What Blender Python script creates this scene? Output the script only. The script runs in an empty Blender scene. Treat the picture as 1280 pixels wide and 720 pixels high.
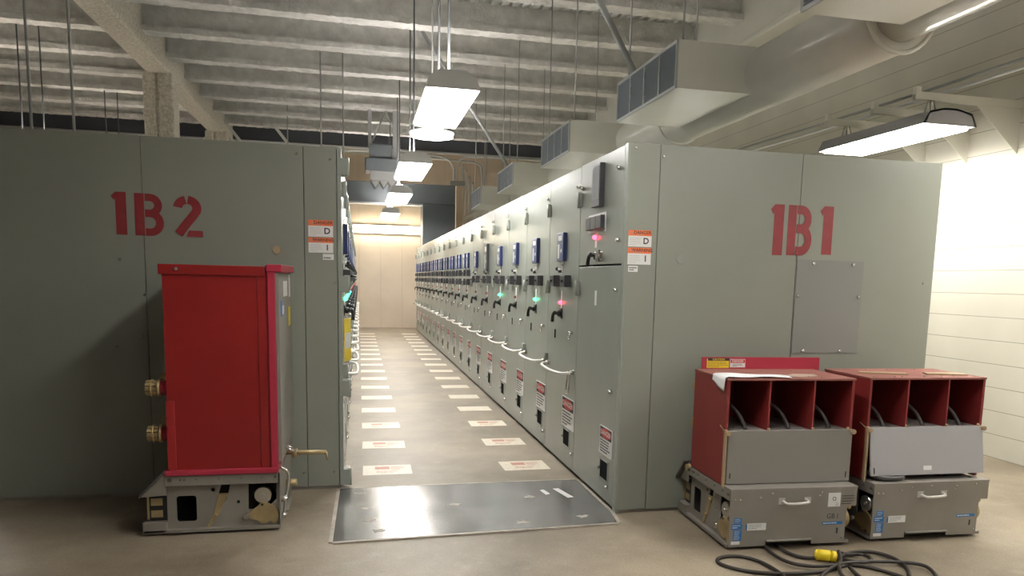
import bpy, bmesh, math, random
from mathutils import Vector, Matrix
R = math.radians
random.seed(7)
scene = bpy.context.scene
COL = scene.collection

# ------------------------------------------------------------------ materials
def new_mat(name):
    m = bpy.data.materials.new(name); m.use_nodes = True
    nt = m.node_tree; return m, nt, nt.nodes['Principled BSDF']

def mat(name, col, rough=.5, metal=0., var=0., vscale=4., bump=0., bscale=60., spec=.5, coat=0.):  # one principled material, optional colour noise and bump
    m, nt, b = new_mat(name)
    b.inputs['Base Color'].default_value = (*col, 1)
    b.inputs['Roughness'].default_value = rough
    b.inputs['Metallic'].default_value = metal
    b.inputs['Specular IOR Level'].default_value = spec
    b.inputs['Coat Weight'].default_value = coat
    if var or bump:
        tc = nt.nodes.new('ShaderNodeTexCoord')
    if var:
        n = nt.nodes.new('ShaderNodeTexNoise'); n.inputs['Scale'].default_value = vscale; n.inputs['Detail'].default_value = 5
        nt.links.new(tc.outputs['Object'], n.inputs['Vector'])
        r = nt.nodes.new('ShaderNodeValToRGB')
        r.color_ramp.elements[0].position = .3; r.color_ramp.elements[1].position = .7
        r.color_ramp.elements[0].color = (*[c*(1-var) for c in col], 1)
        r.color_ramp.elements[1].color = (*[min(1, c*(1+var)) for c in col], 1)
        nt.links.new(n.outputs['Fac'], r.inputs['Fac']); nt.links.new(r.outputs['Color'], b.inputs['Base Color'])
    if bump:
        n2 = nt.nodes.new('ShaderNodeTexNoise'); n2.inputs['Scale'].default_value = bscale; n2.inputs['Detail'].default_value = 4
        nt.links.new(tc.outputs['Object'], n2.inputs['Vector'])
        bp = nt.nodes.new('ShaderNodeBump'); bp.inputs['Strength'].default_value = bump; bp.inputs['Distance'].default_value = .02
        nt.links.new(n2.outputs['Fac'], bp.inputs['Height']); nt.links.new(bp.outputs['Normal'], b.inputs['Normal'])
    return m

def emit(name, col, strength):
    m, nt, b = new_mat(name)
    b.inputs['Base Color'].default_value = (*col, 1)
    b.inputs['Emission Color'].default_value = (*col, 1)
    b.inputs['Emission Strength'].default_value = strength
    return m

def floor_mat():
    m, nt, b = new_mat('worn_concrete'); L = nt.links.new
    tc = nt.nodes.new('ShaderNodeTexCoord')
    a = nt.nodes.new('ShaderNodeTexNoise'); a.inputs['Scale'].default_value = .9; a.inputs['Detail'].default_value = 8; a.inputs['Roughness'].default_value = .62
    f = nt.nodes.new('ShaderNodeTexNoise'); f.inputs['Scale'].default_value = 90; f.inputs['Detail'].default_value = 3
    L(tc.outputs['Object'], a.inputs['Vector']); L(tc.outputs['Object'], f.inputs['Vector'])
    r = nt.nodes.new('ShaderNodeValToRGB')
    r.color_ramp.elements[0].position = .38; r.color_ramp.elements[0].color = (.172, .138, .096, 1)
    r.color_ramp.elements[1].position = .64; r.color_ramp.elements[1].color = (.335, .280, .205, 1)
    L(a.outputs['Fac'], r.inputs['Fac'])
    r2 = nt.nodes.new('ShaderNodeValToRGB')
    r2.color_ramp.elements[0].position = .35; r2.color_ramp.elements[0].color = (.80, .80, .80, 1)
    r2.color_ramp.elements[1].position = .65; r2.color_ramp.elements[1].color = (1.08, 1.08, 1.08, 1)
    L(f.outputs['Fac'], r2.inputs['Fac'])
    mx = nt.nodes.new('ShaderNodeMix'); mx.data_type = 'RGBA'; mx.blend_type = 'MULTIPLY'; mx.inputs[0].default_value = .8
    L(r.outputs['Color'], mx.inputs[6]); L(r2.outputs['Color'], mx.inputs[7])
    # pale scuffs
    s = nt.nodes.new('ShaderNodeTexNoise'); s.inputs['Scale'].default_value = 5.5; s.inputs['Detail'].default_value = 10; s.inputs['Roughness'].default_value = .75
    L(tc.outputs['Object'], s.inputs['Vector'])
    sr = nt.nodes.new('ShaderNodeValToRGB'); sr.color_ramp.elements[0].position = .54; sr.color_ramp.elements[1].position = .76
    L(s.outputs['Fac'], sr.inputs['Fac'])
    sm = nt.nodes.new('ShaderNodeMath'); sm.operation = 'MULTIPLY'; sm.inputs[1].default_value = .45
    L(sr.outputs['Color'], sm.inputs[0])
    mx2 = nt.nodes.new('ShaderNodeMix'); mx2.data_type = 'RGBA'
    L(sm.outputs[0], mx2.inputs[0]); L(mx.outputs[2], mx2.inputs[6]); mx2.inputs[7].default_value = (.42, .375, .305, 1)
    L(mx2.outputs[2], b.inputs['Base Color'])
    rr = nt.nodes.new('ShaderNodeMapRange'); rr.inputs[3].default_value = .34; rr.inputs[4].default_value = .62
    L(a.outputs['Fac'], rr.inputs[0]); L(rr.outputs[0], b.inputs['Roughness'])
    bp = nt.nodes.new('ShaderNodeBump'); bp.inputs['Strength'].default_value = .12; bp.inputs['Distance'].default_value = .004
    L(f.outputs['Fac'], bp.inputs['Height']); L(bp.outputs['Normal'], b.inputs['Normal'])
    return m

def plate_mat():
    m, nt, b = new_mat('bare_steel_plate'); L = nt.links.new
    tc = nt.nodes.new('ShaderNodeTexCoord')
    a = nt.nodes.new('ShaderNodeTexNoise'); a.inputs['Scale'].default_value = 3.; a.inputs['Detail'].default_value = 8
    L(tc.outputs['Object'], a.inputs['Vector'])
    r = nt.nodes.new('ShaderNodeValToRGB')
    r.color_ramp.elements[0].position = .3; r.color_ramp.elements[0].color = (.18, .178, .170, 1)
    r.color_ramp.elements[1].position = .75; r.color_ramp.elements[1].color = (.30, .295, .28, 1)
    L(a.outputs['Fac'], r.inputs['Fac'])
    s = nt.nodes.new('ShaderNodeTexNoise'); s.inputs['Scale'].default_value = 6.; s.inputs['Detail'].default_value = 9; s.inputs['Roughness'].default_value = .7
    L(tc.outputs['Object'], s.inputs['Vector'])
    sr = nt.nodes.new('ShaderNodeValToRGB'); sr.color_ramp.elements[0].position = .66; sr.color_ramp.elements[1].position = .80
    L(s.outputs['Fac'], sr.inputs['Fac'])
    mx = nt.nodes.new('ShaderNodeMix'); mx.data_type = 'RGBA'; L(sr.outputs['Color'], mx.inputs[0])
    L(r.outputs['Color'], mx.inputs[6]); mx.inputs[7].default_value = (.24, .225, .20, 1)
    L(mx.outputs[2], b.inputs['Base Color'])
    inv = nt.nodes.new('ShaderNodeMath'); inv.operation = 'SUBTRACT'; inv.inputs[0].default_value = .70; L(sr.outputs['Color'], inv.inputs[1])
    mxm = nt.nodes.new('ShaderNodeMath'); mxm.operation = 'MAXIMUM'; L(inv.outputs[0], mxm.inputs[0]); mxm.inputs[1].default_value = 0.
    L(mxm.outputs[0], b.inputs['Metallic'])
    rr = nt.nodes.new('ShaderNodeMapRange'); rr.inputs[3].default_value = .15; rr.inputs[4].default_value = .27
    L(a.outputs['Fac'], rr.inputs[0]); L(rr.outputs[0], b.inputs['Roughness'])
    return m

def panel_wall_mat(name, col, joint, axis, pitch, rough=.6, width=.006):
    m, nt, b = new_mat(name); L = nt.links.new
    tc = nt.nodes.new('ShaderNodeTexCoord'); sp = nt.nodes.new('ShaderNodeSeparateXYZ'); L(tc.outputs['Object'], sp.inputs[0])
    d = nt.nodes.new('ShaderNodeMath'); d.operation = 'DIVIDE'; L(sp.outputs[axis], d.inputs[0]); d.inputs[1].default_value = pitch
    fr = nt.nodes.new('ShaderNodeMath'); fr.operation = 'FRACT'; L(d.outputs[0], fr.inputs[0])
    lt = nt.nodes.new('ShaderNodeMath'); lt.operation = 'LESS_THAN'; L(fr.outputs[0], lt.inputs[0]); lt.inputs[1].default_value = width/pitch
    n = nt.nodes.new('ShaderNodeTexNoise'); n.inputs['Scale'].default_value = 1.3; n.inputs['Detail'].default_value = 6; L(tc.outputs['Object'], n.inputs['Vector'])
    r = nt.nodes.new('ShaderNodeValToRGB'); r.color_ramp.elements[0].position = .3; r.color_ramp.elements[1].position = .7
    r.color_ramp.elements[0].color = (*[c*.92 for c in col], 1); r.color_ramp.elements[1].color = (*[min(1, c*1.06) for c in col], 1)
    L(n.outputs['Fac'], r.inputs['Fac'])
    mx = nt.nodes.new('ShaderNodeMix'); mx.data_type = 'RGBA'; L(lt.outputs[0], mx.inputs[0]); L(r.outputs['Color'], mx.inputs[6]); mx.inputs[7].default_value = (*joint, 1)
    L(mx.outputs[2], b.inputs['Base Color']); b.inputs['Roughness'].default_value = rough
    return m

M = {}
M['floor'] = floor_mat(); M['plate'] = plate_mat()
M['cab'] = mat('grey_green_enamel', (.275, .295, .26), .27, var=.05, vscale=1.6, bump=.015, bscale=9)
M['cab_end'] = mat('grey_green_end_enamel', (.245, .255, .215), .31, var=.05, vscale=1.6, bump=.02, bscale=9)
M['cover'] = mat('grey_cover_paint', (.22, .22, .205), .42)
M['gap'] = mat('dark_gap', (.010, .010, .010), .9, spec=.05)
M['black'] = mat('black_plastic', (.012, .012, .013), .38)
M['dgrey'] = mat('dark_grey_plastic', (.045, .045, .05), .4)
M['blue'] = mat('blue_relay_plastic', (.022, .038, .13), .3)
M['bluelab'] = mat('blue_label', (.02, .16, .42), .5)
M['white'] = mat('white_label', (.72, .72, .70), .5)
M['whitet'] = mat('white_enamel_tube', (.78, .77, .73), .25)
M['paper'] = mat('white_cloth', (.82, .82, .82), .8)
M['orange'] = mat('orange_label', (.80, .17, .05), .5)
M['redlab'] = mat('red_label', (.55, .03, .03), .5)
M['yellow'] = mat('yellow_label', (.78, .58, .03), .5)
M['yplug'] = mat('yellow_plug', (.80, .60, .02), .4)
M['stencil'] = mat('red_stencil_paint', (.245, .026, .030), .5, var=.12, vscale=14)
M['redd'] = mat('dusty_red_insulating_board', (.22, .026, .024), .42, var=.10, vscale=3, bump=.02, bscale=30)
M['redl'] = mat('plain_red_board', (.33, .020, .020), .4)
M['red'] = mat('red_insulating_board', (.25, .013, .012), .36, var=.10, vscale=3, bump=.02, bscale=30)
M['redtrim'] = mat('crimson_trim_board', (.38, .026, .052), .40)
M['reddust'] = mat('dusty_red_board', (.27, .10, .08), .7, var=.18, vscale=9)
M['cart'] = mat('grey_cart_paint', (.265, .245, .215), .42, metal=.25, var=.08, vscale=5)
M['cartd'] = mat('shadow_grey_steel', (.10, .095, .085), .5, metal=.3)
M['panelg'] = mat('grey_barrier_board', (.24, .225, .205), .45)
M['brass'] = mat('yellow_zinc_plating', (.42, .325, .17), .45, metal=.55, var=.2, vscale=12)
M['bronze'] = mat('bronze_fingers', (.46, .34, .17), .38, metal=.45)
M['steel'] = mat('bright_steel', (.60, .58, .54), .25, metal=.9)
M['chrome'] = mat('chrome_knob', (.75, .75, .73), .15, metal=1.)
M['tan'] = mat('tan_strip', (.36, .26, .15), .6)
M['rubber'] = mat('black_rubber_cord', (.030, .023, .018), .5)
M['hose'] = mat('grey_cable_insulation', (.055, .05, .048), .45)
M['duct'] = mat('cream_painted_duct', (.68, .66, .59), .17, var=.05, vscale=2, bump=.04, bscale=4)
M['boxp'] = mat('cream_painted_sheet', (.68, .66, .58), .28, var=.04, vscale=2, bump=.03, bscale=5)
M['louvre'] = mat('grey_louvre', (.18, .20, .23), .5)
M['louvref'] = mat('pale_louvre_frame', (.42, .43, .43), .45)
M['fire'] = mat('sprayed_fireproofing', (.50, .46, .38), .95, var=.25, vscale=26, bump=.6, bscale=44)
M['joist'] = mat('sprayed_joist', (.62, .605, .57), .95, var=.15, vscale=6, bump=.9, bscale=26)
M['deck'] = mat('painted_deck', (.58, .57, .54), .8, var=.08, vscale=2)
M['dgird'] = mat('dark_blue_grey_steel', (.06, .065, .08), .5)
M['bus'] = mat('charcoal_bus_enclosure', (.10, .112, .118), .55)
M['galv'] = mat('galvanised_conduit', (.62, .62, .62), .4)
M['cond'] = mat('painted_conduit', (.33, .33, .32), .5); M['stem'] = mat('dark_stem_pipe', (.10, .105, .11), .5)
M['wallr'] = panel_wall_mat('cream_siding', (.60, .57, .49), (.30, .28, .23), 2, .205)
M['wallb'] = panel_wall_mat('tan_partition', (.76, .635, .50), (.54, .44, .33), 0, .61, width=.008)
M['wallo'] = mat('plain_wall', (.50, .48, .43), .8)
M['fix'] = mat('fixture_enamel', (.78, .78, .77), .4)
M['hood'] = mat('strip_light_hood', (.34, .33, .345), .35)
M['lens'] = emit('lamp_lens', (1., .97, .93), 26.); M['lensr'] = emit('added_lens_rear', (1., .97, .93), 5.); M['lensm'] = emit('added_lens_right', (1., .97, .93), 14.); M['lensf'] = emit('added_lens_front', (1., .97, .93), 20.)  # rear, right and front lenses serve only unseen added lamps
M['lensup'] = emit('added_uplight', (1., .97, .95), 30.)  # uplights are added to brighten the ceiling
M['lensupf'] = emit('added_uplight_front', (.96, .98, 1.), 62.)
M['lensupl'] = emit('added_uplight_left', (1., .95, .88), 13.)
M['lensw'] = emit('lamp_lens_wall', (1., .97, .90), 27.)
M['tube'] = emit('fluorescent_tube', (1., .88, .68), 34.)
M['ledr'] = emit('red_pilot', (1., .05, .10), 5.)
M['ledg'] = emit('green_pilot', (.05, 1., .45), 5.)
M['ledd'] = mat('unlit_red_pilot', (.25, .03, .03), .3)
M['ink'] = mat('dark_ink', (.03, .03, .035), .6)
M['inkred'] = mat('faded_red_ink', (.50, .25, .19), .6)
M['sticker'] = mat('cream_floor_sticker', (.66, .60, .50), .45, var=.10, vscale=20)
M['glass'] = mat('meter_screen', (.50, .53, .55), .06)

# ------------------------------------------------------------------ mesh helpers
class MB:
    def __init__(s): s.bm = bmesh.new()
    def _merge(s, bm, mtx=None):
        if mtx is not None: bm.transform(mtx)
        me = bpy.data.meshes.new('t'); bm.to_mesh(me); bm.free(); s.bm.from_mesh(me); bpy.data.meshes.remove(me)
    def box(s, lo, hi, bev=0., mtx=None):
        bm = bmesh.new(); bmesh.ops.create_cube(bm, size=1.)
        lo, hi = Vector(lo), Vector(hi); c, d = (lo+hi)/2, hi-lo
        for v in bm.verts: v.co = Vector((c.x+v.co.x*d.x, c.y+v.co.y*d.y, c.z+v.co.z*d.z))
        if bev: bmesh.ops.bevel(bm, geom=bm.edges[:], offset=bev, segments=2, affect='EDGES', profile=.5)
        s._merge(bm, mtx); return s
    def cyl(s, p0, p1, r, r2=None, seg=14, bev=0.):
        p0, p1 = Vector(p0), Vector(p1); d = p1-p0
        bm = bmesh.new(); bmesh.ops.create_cone(bm, cap_ends=True, segments=seg, radius1=r, radius2=r if r2 is None else r2, depth=d.length)
        for f in bm.faces: f.smooth = len(f.verts) == 4
        s._merge(bm, Matrix.Translation((p0+p1)/2) @ d.to_track_quat('Z', 'Y').to_matrix().to_4x4()); return s
    def ball(s, c, r, sc=(1, 1, 1)):
        bm = bmesh.new(); bmesh.ops.create_uvsphere(bm, u_segments=14, v_segments=8, radius=r)
        for f in bm.faces: f.smooth = True
        s._merge(bm, Matrix.Translation(c) @ Matrix.Diagonal((*sc, 1))); return s
    def tube(s, pts, r, seg=8, smooth=0, closed=False):
        pts = [Vector(p) for p in pts]
        for _ in range(smooth):
            q = [] if closed else [pts[0]]
            n = len(pts)
            for i in range(n if closed else n-1):
                a, b = pts[i], pts[(i+1) % n]; q += [a*.75+b*.25, a*.25+b*.75]
            if not closed: q.append(pts[-1])
            pts = q
        bm = s.bm; rings = []; up = None; n = len(pts)
        for i, p in enumerate(pts):
            a = pts[(i-1) % n] if (closed or i > 0) else p; b = pts[(i+1) % n] if (closed or i < n-1) else p
            t = (b-a).normalized()
            if up is None: up = Vector((0, 0, 1)) if abs(t.z) < .9 else Vector((1, 0, 0))
            x = up.cross(t)
            if x.length < 1e-5: x = Vector((1, 0, 0)).cross(t)
            x.normalize(); y = t.cross(x); up = y
            rings.append([bm.verts.new(p+x*math.cos(k*2*math.pi/seg)*r+y*math.sin(k*2*math.pi/seg)*r) for k in range(seg)])
        m = n if closed else n-1
        for i in range(m):
            A, B = rings[i], rings[(i+1) % n]
            for k in range(seg):
                f = bm.faces.new((A[k], A[(k+1) % seg], B[(k+1) % seg], B[k])); f.smooth = True
        if not closed:
            bm.faces.new(rings[0][::-1]); bm.faces.new(rings[-1])
        return s
    def prism(s, poly, mtx, depth):
        """polygon in (u,v), thickness along +w, mapped by mtx"""
        bm = bmesh.new(); vs = [bm.verts.new((u, v, 0)) for u, v in poly]; f = bm.faces.new(vs)
        r = bmesh.ops.extrude_face_region(bm, geom=[f])
        bmesh.ops.translate(bm, verts=[e for e in r['geom'] if isinstance(e, bmesh.types.BMVert)], vec=(0, 0, depth))
        bmesh.ops.recalc_face_normals(bm, faces=bm.faces[:]); s._merge(bm, mtx); return s
    def mesh(s, me, mtx=None):
        bm = bmesh.new(); bm.from_mesh(me); bpy.data.meshes.remove(me); s._merge(bm, mtx); return s
    def build(s, name, m, parent=None, label=None, kind=None):
        me = bpy.data.meshes.new(name); bmesh.ops.recalc_face_normals(s.bm, faces=s.bm.faces[:]); s.bm.to_mesh(me); s.bm.free()
        me.materials.append(m); o = bpy.data.objects.new(name, me); COL.objects.link(o)
        if parent: o.parent = parent
        if label: o['label'] = label
        if kind: o['kind'] = kind
        return o

def frame(o, u, v):
    """matrix mapping (u,v,w) -> o + u*U + v*V + w*(UxV)"""
    U, V = Vector(u).normalized(), Vector(v).normalized(); W = U.cross(V); o = Vector(o)
    return Matrix(((U.x, V.x, W.x, o.x), (U.y, V.y, W.y, o.y), (U.z, V.z, W.z, o.z), (0, 0, 0, 1)))

def _eval_curve(ob):
    COL.objects.link(ob); dg = bpy.context.evaluated_depsgraph_get(); dg.update()
    me = bpy.data.meshes.new_from_object(ob.evaluated_get(dg)); d = ob.data
    bpy.data.objects.remove(ob); bpy.data.curves.remove(d); return me

def holed(loops, depth):
    """2D plate with holes (first loop is the outline); centred thickness"""
    cu = bpy.data.curves.new('c', 'CURVE'); cu.dimensions = '2D'; cu.fill_mode = 'BOTH'; cu.extrude = depth/2
    for lp in loops:
        sp = cu.splines.new('POLY'); sp.points.add(len(lp)-1); sp.use_cyclic_u = True
        for p, (u, v) in zip(sp.points, lp): p.co = (u, v, 0, 1)
    return _eval_curve(bpy.data.objects.new('c', cu))

def text(s, size, align='CENTER', width=1., bold=0.):
    cu = bpy.data.curves.new('t', 'FONT'); cu.body = s; cu.size = size; cu.align_x = align; cu.align_y = 'CENTER'; cu.resolution_u = 3; cu.offset = bold*size
    me = _eval_curve(bpy.data.objects.new('t', cu))
    for v in me.vertices: v.co.x *= width
    return me

def empty(name, loc, rz=0, label=None, cat=None, group=None):
    o = bpy.data.objects.new(name, None); o.empty_display_size = .1; COL.objects.link(o)
    o.location = loc; o.rotation_euler = (0, 0, rz); tag(o, label, cat, group); return o
def tag(o, label=None, cat=None, group=None, kind=None):
    if label: o['label'] = label
    if cat: o['category'] = cat
    if group: o['group'] = group
    if kind: o['kind'] = kind
    return o
def copy_tree(o, parent=None):
    c = o.copy(); COL.objects.link(c); c.parent = parent
    for ch in list(o.children): copy_tree(ch, c)
    return c
def circ(cx, cy, rx, ry=None, n=24, rot=0):
    ry = rx if ry is None else ry
    return [(cx+rx*math.cos(2*math.pi*k/n+rot), cy+ry*math.sin(2*math.pi*k/n+rot)) for k in range(n)]
def rrect(x0, y0, x1, y1, r, n=4):
    out = []
    for cx, cy, a0 in ((x1-r, y1-r, 0), (x0+r, y1-r, 90), (x0+r, y0+r, 180), (x1-r, y0+r, 270)):
        out += [(cx+r*math.cos(R(a0+90*k/n)), cy+r*math.sin(R(a0+90*k/n))) for k in range(n+1)]
    return out
def each(name, m, parent, shapes, label=None):
    for fn, args in shapes:
        b = MB(); getattr(b, fn)(*args); b.build(name, m, parent, label)
ORD = ['first', 'second', 'third', 'fourth', 'fifth', 'sixth', 'seventh', 'eighth', 'ninth', 'tenth', 'eleventh', 'twelfth', 'thirteenth',
       'fourteenth', 'fifteenth', 'sixteenth', 'seventeenth', 'eighteenth', 'nineteenth', 'twentieth']

def print_lines(mb, F, x0, x1, y0, y1, n, th=.35, seed=0):
    rnd = random.Random(seed); dy = (y1-y0)/n
    for i in range(n):
        yy = y1-dy*(i+.5); x = x0
        end = x0+(x1-x0)*(rnd.uniform(.75, 1.) if i < n-1 else rnd.uniform(.4, .8))
        while x < end-.002:
            w = min(rnd.uniform(.05, .16)*(x1-x0), end-x)
            mb.box((x, yy-dy*th/2, 0), (x+w, yy+dy*th/2, .0006), mtx=F); x += w+(x1-x0)*.025

# ------------------------------------------------------------------ the room
Xr, Xl, Yr, Yl, H, W = 1.5734, -.11, 4.4265, 5.2628, 2.29, .905
Y0 = 4.50                      # row grid: boundaries at Y0 + k*W
CE = 5.0                       # joist soffit
MB().box((-9, -6, -.2), (5.45, 22.6, 0)).build('floor', M['floor'], kind='structure')
# corrugated deck (ribs run along the aisle)
c = MB(); bm = c.bm; row = []
x = -9.; prof = []
while x < 5.46:
    prof += [(x, 5.44), (x+.06, 5.44), (x+.08, 5.40), (x+.13, 5.40), (x+.15, 5.44)]; x += .15
va = [bm.verts.new((px, -6, pz)) for px, pz in prof]; vb = [bm.verts.new((px, 22.6, pz)) for px, pz in prof]
for i in range(len(prof)-1): bm.faces.new((va[i], va[i+1], vb[i+1], vb[i]))
c.box((-9, -6, 5.46), (5.45, 22.6, 5.56)); c.build('ceiling', M['deck'], kind='structure')
MB().box((-9, 22.6, 0), (5.6, 22.75, 5.5)).build('wall_back', M['wallb'], kind='structure')
MB().box((5.45, -6, 0), (5.6, 22.6, 5.5)).build('wall_right', M['wallr'], kind='structure')
MB().box((-9.15, -6, 0), (-9, 22.75, 5.5)).build('wall_left', M['wallo'], kind='structure')
MB().box((-9.15, -6.15, 0), (5.6, -6, 5.5)).build('wall_front', M['wallo'], kind='structure')

def rough_bar(mb, x0, x1, y0, y1, z0, z1, n, amp, seed):
    """bar along X with lumpy sprayed surface"""
    rnd = random.Random(seed); bm = mb.bm; rings = []
    for i in range(n+1):
        x = x0+(x1-x0)*i/n; j = lambda: rnd.uniform(-amp, amp)
        rings.append([bm.verts.new((x, y0+j(), z0+j())), bm.verts.new((x, y1+j(), z0+j())), bm.verts.new((x, y1+j(), z1+j())), bm.verts.new((x, y0+j(), z1+j()))])
    for A, B in zip(rings, rings[1:]):
        for k in range(4): bm.faces.new((A[k], A[(k+1) % 4], B[(k+1) % 4], B[k]))
    bm.faces.new(rings[0]); bm.faces.new(rings[-1][::-1])
jy = [20.0, 18.55, 17.15, 15.75, 14.38, 12.93, 11.46, 9.98, 8.5, 7.03, 5.55, 4.1, 2.6, 1.1, -.4, -1.9, -3.4, -4.9]
for i, y in enumerate(jy):
    b = MB(); rough_bar(b, -9, 5.45, y-.13, y+.13, CE, CE+.085, 240 if y > 4.5 else 60, .007, i)
    b.box((-9, y-.03, CE+.08), (5.45, y+.03, 5.41))
    b.build('ceiling_joist', M['joist'], kind='structure')
# girders along the room and their columns, fireproofed
g = MB(); g.box((-3.33, -6, 4.66), (-2.98, 22.6, 4.74), .02); g.box((-3.20, -6, 4.73), (-3.11, 22.6, 5.40)); g.build('girder_beam', M['fire'], kind='structure')
g = MB(); g.box((5.05, -6, 4.66), (5.44, 22.6, 4.74), .02); g.box((5.07, -6, 4.73), (5.3, 22.6, 5.40)); g.build('girder_beam', M['boxp'], kind='structure')
for y in (14.06, 19.2):
    p = MB(); p.box((-3.39, y-.2, 0), (-3.205, y+.2, 4.68), .03); p.box((-3.165, y-.2, 0), (-2.93, y+.2, 4.68), .03); p.box((-3.3, y-.16, 0), (-3.0, y+.16, 4.68))
    p.build('steel_column', M['fire'], kind='structure')
MB().box((-9, 21.2, 4.86), (5.45, 21.5, 5.42)).build('trim_1', M['dgird'], kind='structure')
MB().box((-9, 22.53, 4.90), (2.2, 22.6, 4.95)).build('trim_2', M['whitet'], kind='structure')

# knee braces beside the columns
for x, y, s in ((-3.6, 19.9, -1), (-2.7, 19.9, 1), (-1.6, 19.9, 1)):
    b = MB(); b.box((-.035, -.02, 0), (.035, .02, .62), mtx=Matrix.Translation((x, y, 4.55)) @ Matrix.Rotation(R(-38*s), 4, 'Y'))
    b.build('trim_3', M['whitet'], kind='structure')

# ------------------------------------------------------------------ switchgear
def bolt(mb, x, y, z, r=.011, axis='x', d=.012):
    v = {'x': (d, 0, 0), '-y': (0, -d, 0)}[axis]
    mb.cyl((x, y, z), (x+v[0], y+v[1], z), r, r*.75, 10)

def danger_sign(root, y0, y1, z0, z1, seed=0, oval=True):
    """viewer's left = low y, outward +x"""
    w, h = y1-y0, z1-z0; F = frame((0, y0, z0), (0, 1, 0), (0, 0, 1))
    s = MB(); s.prism(rrect(0, 0, w, h, .012), F, .003); sign = s.build('danger_sign', M['white'], root, 'white sign with red and black DANGER header')
    F1 = frame((.0031, y0, z0), (0, 1, 0), (0, 0, 1)); F2 = frame((.0038, y0, z0), (0, 1, 0), (0, 0, 1)); F3 = frame((.0046, y0, z0), (0, 1, 0), (0, 0, 1))
    MB().box((w*.04, h*.58, 0), (w*.96, h*.96, .0005), mtx=F1).build('header', M['ink'], sign)
    MB().prism(circ(w/2, h*.77, w*.42, h*.165, 28), F2, .0005).build('red_oval', M['redlab'], sign)
    MB().mesh(text('DANGER', h*.235, width=.94*w/(h*.235*4.6), bold=.02), F3 @ Matrix.Translation((w/2, h*.77, .0003))).build('sign_word', M['white'], sign)
    t = MB(); print_lines(t, F1, w*.08, w*.92, h*.06, h*.54, 5, .45, seed); t.build('sign_text', M['ink'], sign)

def pilot(root, y, z, m, r=.011):
    b = MB(); b.cyl((0, y, z), (.016, y, z), r*1.25); b.ball((.018, y, z), r, (.9, 1, 1)); return b.build('pilot_light', m, root)

def pistol_switch(root, y, z):
    b = MB(); b.box((0, y-.035, z-.04), (.008, y+.035, z+.04), .003); b.cyl((.006, y, z), (.034, y, z), .024); b.cyl((.03, y, z), (.055, y, z), .012)
    b.tube([(.055, y+.012, z+.006), (.062, y-.005, z), (.066, y-.022, z-.03), (.066, y-.026, z-.07)], .014, 8, 1)
    return b.build('control_switch_handle', M['black'], root)

def relay(root, y0, y1, z0, z1, m):
    b = MB(); b.box((0, y0, z0), (.03, y1, z1), .004); o = b.build('protective_relay', m, root, 'blue protective relay' if m is M['blue'] else 'dark tall protective relay')
    t = MB(); F = frame((.0302, y0, z0), (0, 1, 0), (0, 0, 1)); w, h = y1-y0, z1-z0
    t.box((w*.2, h*.72, 0), (w*.8, h*.9, .001), mtx=F); t.box((w*.2, h*.1, 0), (w*.42, h*.6, .001), mtx=F); t.box((w*.62, h*.3, 0), (w*.8, h*.42, .001), mtx=F)
    t.build('display', M['white'], o)
    return o

def test_switch(root, y, z, w=.125, h=.09, d=.052):
    b = MB(); b.box((0, y-w/2, z-h/2), (d, y+w/2, z+h/2), .004); o = b.build('test_switch_block', M['dgrey'], root)
    k = MB(); k.cyl((d, y, z), (d+.014, y, z), .009); k.build('cover_nut', M['black'], o)

def hinges(root, y, zs=(2.04, 1.41, .80)):
    for z in zs:
        b = MB(); b.box((0, y-.02, z-.05), (.022, y+.02, z+.05), .004); b.cyl((.022, y, z-.055), (.022, y, z+.055), .011); b.build('hinge', M['cab'], root)

def bail(root, y0, y1, z):
    b = MB(); b.tube([(0, y0, z), (.06, y0+.005, z-.005), (.09, y0+.06, z-.012), (.10, (y0+y1)/2, z-.02), (.09, y1-.06, z-.012), (.06, y1-.005, z-.005), (0, y1, z)], .011, 8, 2)
    o = b.build('bail_handle', M['whitet'], root)
    for y in (y0, y1):
        k = MB(); k.box((0, y-.012, z-.02), (.010, y+.012, z+.02), .003); k.cyl((.01, y, z), (.03, y, z), .014); k.build('handle_bracket', M['steel'], o)

def port(root, y0, y1, z0, z1):
    b = MB(); b.box((-.004, y0, z0), (.0025, y1, z1)); o = b.build('racking_port', M['gap'], root)
    k = MB(); f = .012
    k.box((0, y0-f, z0-f), (.005, y0, z1+f)); k.box((0, y1, z0-f), (.005, y1+f*.6, z1+f)); k.box((0, y0, z1), (.005, y1, z1+f*.6)); k.box((0, y0, z0-f*.6), (.005, y1, z0))
    k.cyl((.004, y0-.006, (z0+z1)/2), (.022, y0-.006, (z0+z1)/2), .009)
    k.build('port_frame', M['cab'], o)

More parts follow.
